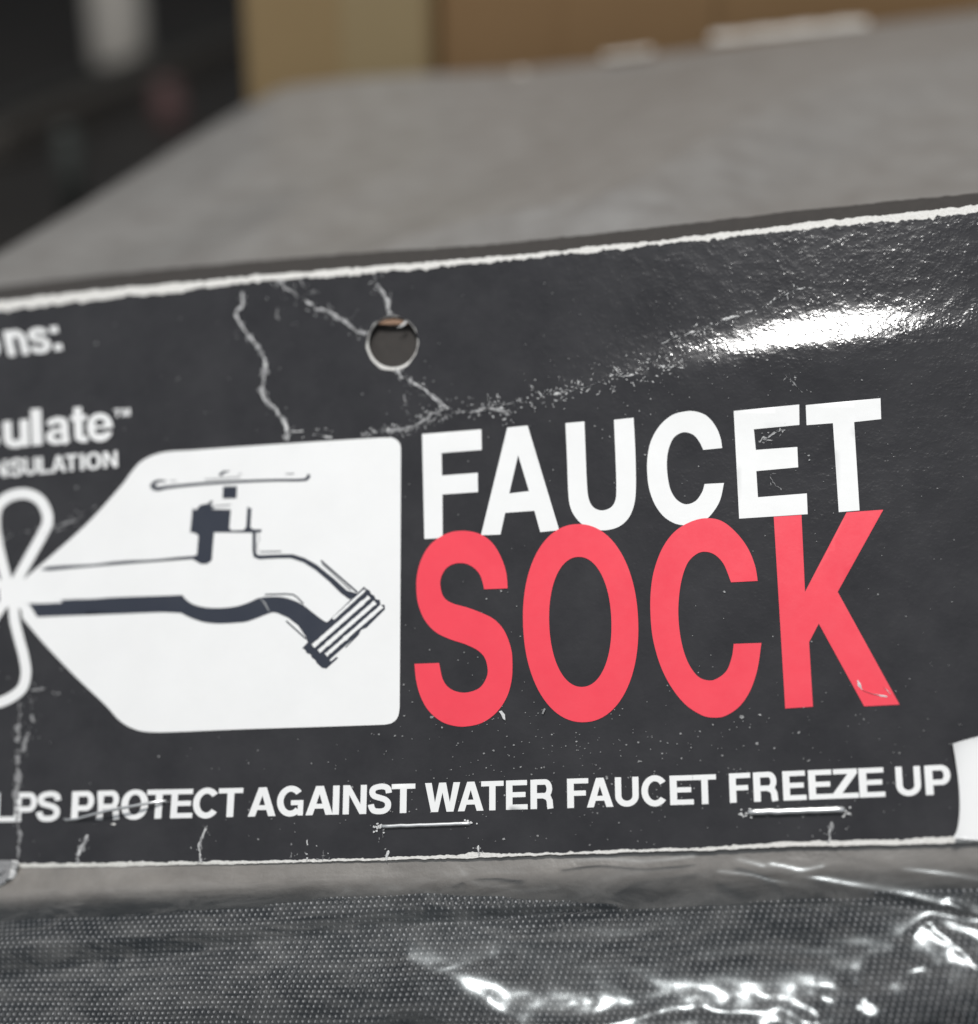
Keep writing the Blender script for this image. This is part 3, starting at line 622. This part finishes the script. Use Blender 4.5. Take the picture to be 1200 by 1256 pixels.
crease([(486, 452), (491, 462), (500, 465), (515, 475), (527, 483), (538, 493), (550, 502)], 3.4, M_WORN, .1, 1.0, 5, flecks=.8)
crease([(550, 502), (560, 505), (585, 504), (600, 501), (620, 505), (632, 508)], 2.6, M_WORN, .3, 1.4, 6, flecks=1.2, spread=7)
crease([(490, 462), (494, 480), (500, 510)], 2.2, M_WORN2, .3, 1.2, 7)
crease([(443, 533), (470, 530), (490, 528), (510, 520), (530, 508), (548, 500)], 2.4, M_WORN, .38, 1.8, 8, flecks=1.8, spread=5)
crease([(498, 528), (520, 520), (550, 513)], 2.2, M_WORN2, .35, 1.6, 9, flecks=1.6)
crease([(600, 500), (640, 493), (690, 482), (740, 470), (790, 456), (840, 444)], 1.8, M_WORN, .62, 2.5, 10, flecks=2.6, spread=8)
crease([(804, 423), (845, 409), (880, 395), (930, 378), (965, 362), (1000, 347)], 1.9, M_WORN, .5, 1.2, 11, flecks=.9, spread=4)
crease([(963, 460), (975, 470), (985, 482)], 1.8, M_WORN2, .3, 1.2, 12)
crease([(931, 542), (945, 535), (955, 528), (964, 527)], 2.2, M_WORN, .35, 1.0, 13, flecks=.8)
crease([(945, 584), (950, 595), (958, 603)], 1.8, M_WORN2, .3, 1.2, 14)
crease([(107, 1024), (102, 1036), (97, 1046), (94, 1060)], 4.4, M_WORN, .02, .8, 15, flecks=.2)
crease([(255, 1013), (250, 1025), (245, 1038), (247, 1058)], 2.6, M_WORN, .2, 1.0, 16, flecks=.4)
crease([(358, 1034), (357, 1056)], 2.2, M_WORN2, .35, .8, 17); crease([(377, 1030), (377, 1056)], 2.0, M_WORN, .4, .6, 18); crease([(397, 1043), (396, 1056)], 3.0, M_WORN, .15, .6, 19)
crease([(469, 1022), (473, 1034), (478, 1042)], 1.4, M_WORN2, .3, .8, 20); crease([(477, 1043), (474, 1056)], 3.2, M_WORN, .1, .5, 21); crease([(586, 1037), (587, 1050)], 4.0, M_WORN, .05, .6, 22)
crease([(1021, 1008), (1018, 1020), (1016, 1034)], 2.6, M_WORN, .2, .8, 23)
crease([(2, 662), (25, 654), (62, 647), (85, 641), (104, 632)], 3.2, M_WORN2, .25, 1.2, 24, flecks=.3); crease([(68, 650), (82, 648), (96, 643)], 2.2, M_WORN2, .25, 1.0, 25); crease([(85, 628), (98, 630), (120, 620)], 2.0, M_WORN2, .3, 1.0, 26)
crease([(34, 847), (48, 846), (60, 845)], 2.8, M_WORN2, .2, 1.0, 27); crease([(62, 850), (75, 851), (86, 851)], 2.8, M_WORN2, .2, 1.0, 28)
crease([(38, 862), (40, 885), (33, 905), (27, 925)], 3.4, M_WORN2, .3, 1.5, 29, flecks=.5)
crease([(25, 862), (23, 900), (22, 930), (23, 960), (20, 985), (22, 1012), (24, 1030), (20, 1060)], 6.0, M_WORN2, .08, 1.4, 30, flecks=.5)
crease([(1052, 834), (1058, 846), (1070, 851), (1090, 855)], 3.2, M_WORN, .02, .4, 31, flecks=.1, off=.0002)
crease([(1084, 842), (1093, 852)], 1.2, M_WORN, .1, .4, 32, flecks=.1, off=.0002)
crease([(340, 378), (341, 390), (347, 393)], 2, M_WORN2, .3, 1, 35); crease([(357, 399), (366, 396)], 3, M_WORN2, .1, .6, 36)
flat_print('loose_flake', [[(612.5, 873), (616, 872), (620, 877), (620.5, 884), (617.5, 882), (615.5, 877)]], M_WORN, CARD, 0.00025, step=3)
flat_print('loose_flake', [[(665, 875.5), (668, 869), (670, 870), (667, 876.5)]], M_WORN2, CARD, 0.00025, step=3)
flat_print('curled_corner', [spline([(-60, 1056, 1), (21, 1056, 1), (21, 1066), (16, 1077), (0, 1090), (-60, 1112, 1)], 5)], M_WORN2, CARD, 0.0012, step=5)
crease([(22, 1056), (21, 1067), (16, 1078), (0, 1091), (-40, 1106)], 5, M_WORN, 0.0, .4, 77, .0016, .05)
crease([(2, 1074), (10, 1070), (14, 1064)], 4, M_WORN2, 0.0, .8, 78, .0015, .05)
def dust():
    r = np.random.default_rng(21); V = []; Fc = []
    def fleck(c, L):
        a = r.random()*6.28; k = len(V); m = 5
        for i in range(m):
            t = a+i*6.283/m; q = L*(.5+.7*r.random()); V.append((c[0]+q*math.cos(t)*1.2, c[1]+q*math.sin(t)))
        Fc.append(tuple(range(k+m-1, k-1, -1)))
    for _ in range(520): fleck((r.uniform(-40, 1240), r.uniform(345, 1050)), .45+r.exponential(.28))
    for _ in range(420): fleck((r.normal(760, 210), r.normal(920, 60)), .45+r.exponential(.34))
    for _ in range(150): fleck((r.normal(850, 140), r.normal(470, 45)), .4+r.exponential(.3))
    V2 = np.array(V); ok = []
    topi = np.array(TOPI); boti = np.array(BOTI); cards = np.array(panel)
    cen = np.array([V2[list(f)].mean(0) for f in Fc])
    good = (cen[:, 1] > np.interp(cen[:, 0], topi[:, 0], topi[:, 1])+5) & (cen[:, 1] < np.interp(cen[:, 0], boti[:, 0], boti[:, 1])-5)
    good &= (np.hypot(cen[:, 0]-482, cen[:, 1]-419) > 40) & (winding(cen, panel) == 0)
    for q in LETTERS: good &= winding(cen, q) == 0
    uv = px_uv(V2)
    o = link('dust_specks', mesh('dust_specks', S(uv, 0.00014), [f for f, k in zip(Fc, good) if k], uv*100), M_DUST, CARD); o['kind'] = 'stuff'
dust()

# ---- staples
def wire(name, pts, hs, r, mat, parent, hf=card_h, flat=0.7):
    """bent wire: pixel path with heights (m) above the card"""
    uv = px_uv(pts); P = S(uv, np.array(hs)); V = []; Fc = []; k = 8; UVs = []
    for i in range(len(P)):
        d = P[min(i+1, len(P)-1)]-P[max(i-1, 0)]; d /= np.linalg.norm(d)
        s = np.cross(EN, d)
        if np.linalg.norm(s) < .2: s = EV-d*(EV @ d)
        s /= np.linalg.norm(s); nn = np.cross(d, s)
        for j in range(k):
            t = 2*math.pi*j/k; V.append(P[i]+s*r*math.cos(t)+nn*r*flat*math.sin(t)); UVs.append((uv[i, 0]*100, j*.05))
    for i in range(len(P)-1):
        for j in range(k): Fc.append((i*k+j, i*k+(j+1) % k, (i+1)*k+(j+1) % k, (i+1)*k+j))
    Fc += [tuple(range(k-1, -1, -1)), tuple(range((len(P)-1)*k, len(P)*k))]
    return link(name, mesh(name, V, Fc, UVs), mat, parent)
def staple(a, b, r, seed, label):
    rr = np.random.default_rng(seed); a, b = np.array(a, float), np.array(b, float); n = 14
    pts = [a+(b-a)*i/n+np.array([0, rr.normal()*.25]) for i in range(n+1)]
    hs = [r*.9]*(n+1); u = (b-a)/np.linalg.norm(b-a)
    pts = [a-u*1.5, a-u*1.0]+pts+[b+u*1.0, b+u*1.5]; hs = [-.0003, r*.4]+hs+[r*.4, -.0003]
    tag(wire('staple', pts, hs, r, M_STAPLE, CARD), label)
staple((470, 1014), (575, 1010.5), 0.00024, 1, 'staple under the word water')
staple((920, 997), (1034, 993.5), 0.00036, 2, 'thick bright staple under the last words')
def bent_staple():
    tag(wire('staple', [(74, 1003), (82, 1006), (95, 1005), (112, 1001), (135, 995.5), (160, 991), (185, 986), (203, 983), (206, 985)], [-.0003, .0001, .0003, .0006, .0009, .0010, .0008, .0003, -.0003], 0.00018, M_STAPLE, CARD), 'thin grey bent staple lifted across the word protect')
bent_staple()
for (c, n_, seed) in (((464, 1013), 10, 1), ((466, 1020), 5, 5), ((577, 1010), 5, 2), ((913, 999), 9, 3), ((1040, 996), 7, 4)):
    r = np.random.default_rng(seed); pol = []
    for _ in range(n_):
        x, y = c[0]+r.normal()*3.5, c[1]+r.normal()*2.5; pol.append([(x+math.cos(t)*(.8+1.3*r.random()), y+math.sin(t)*(.7+1.0*r.random())) for t in np.linspace(0, 6.28, 7)[:-1]])
    flat_print('torn_paper', pol, M_WORN, CARD, 0.00018, step=3)

# ---- white sticker at the card's lower right corner, lifting along its edge
def sticker():
    o = spline([(1168, 914, 1), (1200, 904), (1330, 872, 1), (1330, 1028, 1), (1250, 1033), (1168, 1029, 1), (1174, 1018), (1177, 995), (1176, 965), (1172, 935)], 6)
    co, fc = region([o], (), 4); 
    def hf(u, v): return card_h(u, v)
    uv = px_uv(co); lift = 0.00025+0.0009*np.exp(-np.clip(co[:, 0]-1168, 0, 999)/9.0)+0.0004*np.exp(-np.clip(co[:, 1]-905+(co[:, 0]-1168)*.28, 0, 999)/8.0)
    n = len(co); V = np.vstack([S(uv, lift), S(uv, lift-0.00012)]); FF = [tuple(f) for f in fc]+[tuple(x+n for x in f[::-1]) for f in fc]
    tag(link('sticker', mesh('sticker', V, FF, np.vstack([uv, uv])*100), M_WHITE, CARD), 'blank white sticker lifting at the lower right corner of the card')
sticker()

# ------------------------------------------------------------------ bag and sock below the card
VB = float(plane_uv([(600, 1050)])[0, 1])
BSL = 0.06
def bag_base(u, v):
    d = np.maximum(VB+0.004-v, 0)
    return card_h(u, np.maximum(v, VB-0.002))*smooth(1-d/0.02)-0.0006 + BSL*d + 0.9*np.maximum(d-0.006, 0)**2 - 7*np.maximum(d-0.03, 0)**2
def pl_uv(px, hf): return px_uv(px, hf)
FTOP = [(-300, 1135), (0, 1128), (150, 1120), (300, 1110), (420, 1098), (520, 1084), (650, 1092), (800, 1084), (950, 1074), (1100, 1068), (1250, 1062), (1450, 1055)]
HEM = [(-300, 1215), (0, 1192), (150, 1172), (300, 1152), (420, 1136), (600, 1126), (800, 1112), (1000, 1098), (1100, 1102), (1200, 1122), (1450, 1160)]
def make_sock():
    hf = bag_base; ft = px_uv(FTOP, hf); hm = px_uv(HEM, hf)
    us = np.arange(-0.078, 0.078, 0.00012); ks = np.arange(0, 0.040, 0.00011)
    U, K = np.meshgrid(us, ks)
    vt = np.interp(us, ft[:, 0], ft[:, 1])[None, :]+0.0002*fbm(U*600, K*0, 8, 3)
    Vv = vt-K
    dh = Vv-np.interp(U, hm[:, 0], hm[:, 1])
    base = bag_base(U, Vv)
    h = base-0.0016
    h -= 0.0038*smooth((-0.004-U)/0.05)
    h -= 0.0022*(1-smooth(K/0.0035))                                  # rolled top edge
    lw = smooth((0.02-U)/0.05)
    h += (0.0006+0.0022*lw)*np.exp(-((dh-0.0024-0.002*lw)/(0.0016+0.0022*lw))**2)   # roll above the hem
    h -= 0.0014*np.exp(-(dh/(0.0005+0.0012*lw))**2)+0.0010*lw*np.exp(-((dh+0.003)/0.003)**2)
    h += 0.0024*fbm(U*55+K*40, K*90, 5, 3)+0.0012*fbm(U*150, K*170+U*60, 6, 3)
    # plain weave: raised floats on a staggered lattice
    pa, pb = 0.00078, 0.00057
    wu = U+0.0004*fbm(U*140, Vv*140, 31, 3)+0.35*Vv+0.00016*fbm(U*700, Vv*700, 35, 2); wv = Vv+0.0003*fbm(U*120, Vv*120, 41, 2)
    cell = np.cos(2*np.pi*wu/pa)*np.cos(np.pi*wv/pb)
    fl = np.clip(cell, -0.2, 1); jit = 0.75+0.5*vnoise(U/pa*1.0, Vv/pb, 51)
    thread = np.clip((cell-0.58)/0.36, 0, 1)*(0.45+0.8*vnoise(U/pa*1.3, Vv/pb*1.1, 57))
    h += 0.00015*fl*jit
    P = ORG+U[..., None]*EU+Vv[..., None]*EV+h[..., None]*EN
    me = grid_mesh('sock_front', P[::-1], np.stack([U, Vv], -1)[::-1]*100, {'thread': thread[::-1]})
    m, nt, b = newmat('woven_black_nylon')
    at = N(nt, 'ShaderNodeAttribute', attribute_name='thread'); uv = nt.nodes.new('ShaderNodeUVMap').outputs[0]
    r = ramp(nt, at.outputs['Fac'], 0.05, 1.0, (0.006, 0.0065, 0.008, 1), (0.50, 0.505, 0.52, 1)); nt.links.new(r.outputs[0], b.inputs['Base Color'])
    n1 = noise(nt, uv, 120, 3); r2 = ramp(nt, n1.outputs[0], 0.3, 0.7, g(0.33), g(0.6)); nt.links.new(r2.outputs[0], b.inputs['Roughness'])
    root = empty('insulated_faucet_sock', BASE+np.array([0, 0.02, 0]), 'black woven fabric faucet sock folded inside the clear bag', 'fabric pouch')
    b.inputs['Specular IOR Level'].default_value = 0.28
    link('woven_front', me, m, root)
    # rear of the pouch, resting on the table
    nu, nk = 60, 30; uu = np.linspace(-0.078, 0.078, nu); kk = np.linspace(0, 0.04, nk)
    U2, K2 = np.meshgrid(uu, kk); V2 = np.interp(uu, ft[:, 0], ft[:, 1])[None, :]-K2
    h2 = bag_base(U2, V2)-0.010-0.012*np.sin(np.pi*np.clip(K2/0.04, 0, 1))
    P2 = ORG+U2[..., None]*EU+V2[..., None]*EV+h2[..., None]*EN
    P2[..., 2] = np.maximum(P2[..., 2], 0.002)
    link('woven_back', grid_mesh('sock_back', P2, np.stack([U2, V2], -1)*100, {'thread': U2*0}), m, root)
make_sock()

FOLDS = [  # pixel path, half-width px, height mm
    ([(520, 1226), (600, 1243), (680, 1262), (760, 1284)], 20, 0.62), ([(500, 1180), (540, 1196), (600, 1222)], 14, 0.28),
    ([(1012, 1226), (1040, 1234), (1066, 1246)], 13, 0.42), ([(1046, 1204), (1072, 1210), (1098, 1222)], 12, 0.42), ([(1078, 1184), (1108, 1189), (1138, 1202)], 12, 0.40),
    ([(560, 1330), (700, 1300), (800, 1285), (880, 1284), (960, 1278), (1005, 1296), (1070, 1262), (1120, 1232), (1180, 1222), (1300, 1230)], 48, 1.9),
    ([(1120, 1196), (1140, 1168), (1180, 1172), (1230, 1190), (1300, 1230)], 30, 0.9),
    ([(640, 1262), (720, 1262), (800, 1245), (860, 1238), (905, 1245), (955, 1236), (982, 1250), (1005, 1256), (1035, 1244), (1070, 1220), (1110, 1196), (1150, 1182)], 9, 0.24),
    ([(1118, 1150), (1134, 1133), (1150, 1129), (1178, 1135), (1215, 1149), (1290, 1190)], 6, 0.16),
    ([(1142, 1134), (1160, 1150), (1185, 1172), (1205, 1202), (1235, 1260)], 6, 0.20),
    ([(1130, 1184), (1150, 1203), (1165, 1228), (1200, 1262)], 7, 0.16),
    ([(985, 1222), (1008, 1200), (1020, 1188)], 12, 0.16),
    ([(835, 1224), (870, 1222), (900, 1230)], 10, 0.12),
    ([(410, 1262), (470, 1226), (540, 1192), (600, 1176)], 9, 0.13),
    ([(640, 1144), (665, 1132), (690, 1118), (720, 1100)], 6, 0.08),
    ([(905, 1058), (935, 1066), (965, 1074), (1010, 1082), (1060, 1092), (1120, 1102), (1180, 1118)], 5, 0.13),
    ([(945, 1062), (965, 1066), (985, 1070), (1010, 1066)], 3.5, 0.10),
    ([(560, 1066), (580, 1086), (610, 1090), (640, 1096), (680, 1092)], 4, 0.08),
    ([(330, 1072), (380, 1082), (430, 1078), (470, 1090), (520, 1096)], 6, 0.09),
    ([(60, 1165), (160, 1150), (260, 1140), (380, 1122), (470, 1112)], 7, 0.09),
    ([(420, 1068), (470, 1074), (520, 1070), (560, 1078)], 4, 0.07), ([(500, 1086), (540, 1080), (590, 1072), (640, 1074)], 4, 0.08), ([(690, 1062), (740, 1056), (790, 1060), (850, 1054)], 4, 0.09),
    ([(740, 1082), (790, 1072), (850, 1066)], 4, 0.08), ([(880, 1072), (920, 1076), (950, 1084), (1000, 1090)], 3.5, 0.12), ([(200, 1078), (280, 1086), (350, 1096), (420, 1092)], 7, 0.08),
    ([(700, 1180), (760, 1150), (820, 1140)], 8, 0.07), ([(860, 1180), (930, 1168), (1000, 1172), (1060, 1158)], 9, 0.09),
    ([(1110, 1070), (1160, 1076), (1230, 1086)], 4, 0.10), ([(1165, 1108), (1190, 1118), (1240, 1128)], 4, 0.12),
]
def make_bag():
    hf = bag_base
    us = np.arange(-0.095, 0.095, 0.00030); vs = np.arange(VB+0.004, VB-0.062, -0.00024)
    U, Vv = np.meshgrid(us, vs); d = VB-Vv
    h = bag_base(U, Vv)
    t = smooth((d-0.001)/0.008); t2 = smooth((d-0.012)/0.012)
    x, y = U*1000, Vv*1000
    h = h + t*(0.0012*fbm(x*.04+y*.03, y*.06, 61, 2))
    rid = lambda a, s, o=3: 1-np.abs(2*fbm(*a, s, o))*2
    h = h + t*0.00006*rid((x*.10+y*.10, y*.22-x*.05), 71, 2) + 0.00004*rid((x*.08, y*.5+x*.06), 75, 2)*smooth((d+.001)/.003)
    rt = smooth((U-0.02)/0.04)
    h = h + t2*rt*0.0003*rid((x*.13-y*.1, y*.16+x*.07), 81, 2)
    for i_, (px, wd, a) in enumerate(FOLDS):
        pl = px_uv(spline(px, 3, False), hf); q = seg_dist(U, Vv, pl)/(wd*PX*(1+.5*fbm(x*.25, y*.25, 100+i_, 2)))
        h = h + a*1e-3*(0.95+.8*fbm(x*.14+i_*3, y*.14, 130+i_, 2))*np.exp(-np.abs(q)**1.8)
    wv = px_uv(spline([(700, 1256), (800, 1245), (905, 1243), (990, 1250), (1040, 1240), (1110, 1194), (1150, 1175), (1200, 1180)], 3, False), hf)
    near = np.exp(-(seg_dist(U, Vv, wv)/0.0035)**2)*smooth((U+0.02)/0.03)
    h = h + near*0.00017*rid((x*.20+y*.16, y*.24-x*.10), 181, 2) + near*0.00005*rid((x*.42-y*.2, y*.45+x*.2), 187, 2)
    P = ORG+U[..., None]*EU+Vv[..., None]*EV+h[..., None]*EN
    # the bag's front film must stay above the cloth
    me = grid_mesh('bag_front', P[::-1], np.stack([U, Vv], -1)[::-1]*100)
    m = bpy.data.materials.new('clear_polythene'); m.use_nodes = True; nt = m.node_tree; nt.nodes.clear()
    out = nt.nodes.new('ShaderNodeOutputMaterial'); tr = N(nt, 'ShaderNodeBsdfTransparent', Color=(0.97, 0.97, 0.97, 1))
    gl = N(nt, 'ShaderNodeBsdfGlossy', Roughness=0.18, Color=(0.92, 0.98, 1.0, 1)); gl2 = N(nt, 'ShaderNodeBsdfGlossy', Roughness=0.30, Color=(0.90, 0.97, 1.0, 1))
    df = N(nt, 'ShaderNodeBsdfDiffuse', Color=(0.62, 0.60, 0.57, 1))
    uv = nt.nodes.new('ShaderNodeUVMap').outputs[0]
    n3 = noise(nt, uv, 9, 5, 0.6); bp = N(nt, 'ShaderNodeBump', Strength=0.10, Distance=0.0001); nt.links.new(n3.outputs[0], bp.inputs['Height'])
    for s_ in (gl, gl2): nt.links.new(bp.outputs[0], s_.inputs['Normal'])
    fr = N(nt, 'ShaderNodeFresnel', IOR=1.5); 
    mg = nt.nodes.new('ShaderNodeMixShader'); mg.inputs[0].default_value = 0.4; nt.links.new(gl.outputs[0], mg.inputs[1]); nt.links.new(gl2.outputs[0], mg.inputs[2])
    # milky haze of the film, uneven
    mp = N(nt, 'ShaderNodeMapping'); mp.inputs['Scale'].default_value = (0.55, 1.9, 1); mp.inputs['Rotation'].default_value = (0, 0, 0.25); nt.links.new(uv, mp.inputs['Vector'])
    n4 = noise(nt, mp.outputs[0], 1.5, 7, 0.68); n4.inputs['Distortion'].default_value = 1.6; r4 = ramp(nt, n4.outputs[0], 0.42, 0.78, g(0.0), g(0.12))
    mh = nt.nodes.new('ShaderNodeMixShader'); nt.links.new(r4.outputs[0], mh.inputs[0]); nt.links.new(tr.outputs[0], mh.inputs[1]); nt.links.new(df.outputs[0], mh.inputs[2])
    f2 = N(nt, 'ShaderNodeMath', operation='MULTIPLY'); f2.inputs[1].default_value = 1.4; nt.links.new(fr.outputs[0], f2.inputs[0])
    mx = nt.nodes.new('ShaderNodeMixShader'); nt.links.new(f2.outputs[0], mx.inputs[0]); nt.links.new(mh.outputs[0], mx.inputs[1]); nt.links.new(mg.outputs[0], mx.inputs[2])
    nt.links.new(mx.outputs[0], out.inputs[0])
    tag(link('plastic_bag', me, m, PKG), 'wrinkled clear plastic bag with bright glints, stapled under the card')
    # flattened rear layer of the bag's neck, milky where several plies lie together
    m2 = plain('milky_film', (0.17, 0.155, 0.14), (0.27, 0.25, 0.23), 0.35, 1.2, 0.2, coord='UV')
    u2 = np.linspace(-0.095, 0.095, 200); v2 = np.linspace(VB+0.006, VB-0.016, 40); U2, V2 = np.meshgrid(u2, v2)
    d2 = VB-V2; h2 = bag_base(U2, V2)-0.0003-(0.0075+0.006*smooth((0.006-U2)/0.045))*smooth((d2-0.002)/0.009)+0.0005*fbm(U2*90, V2*200, 91, 3)*smooth(d2/0.002)
    P2 = ORG+U2[..., None]*EU+V2[..., None]*EV+h2[..., None]*EN
    link('bag_neck', grid_mesh('bag_neck', P2[::-1], np.stack([U2, V2], -1)[::-1]*100), m2, PKG)
make_bag()
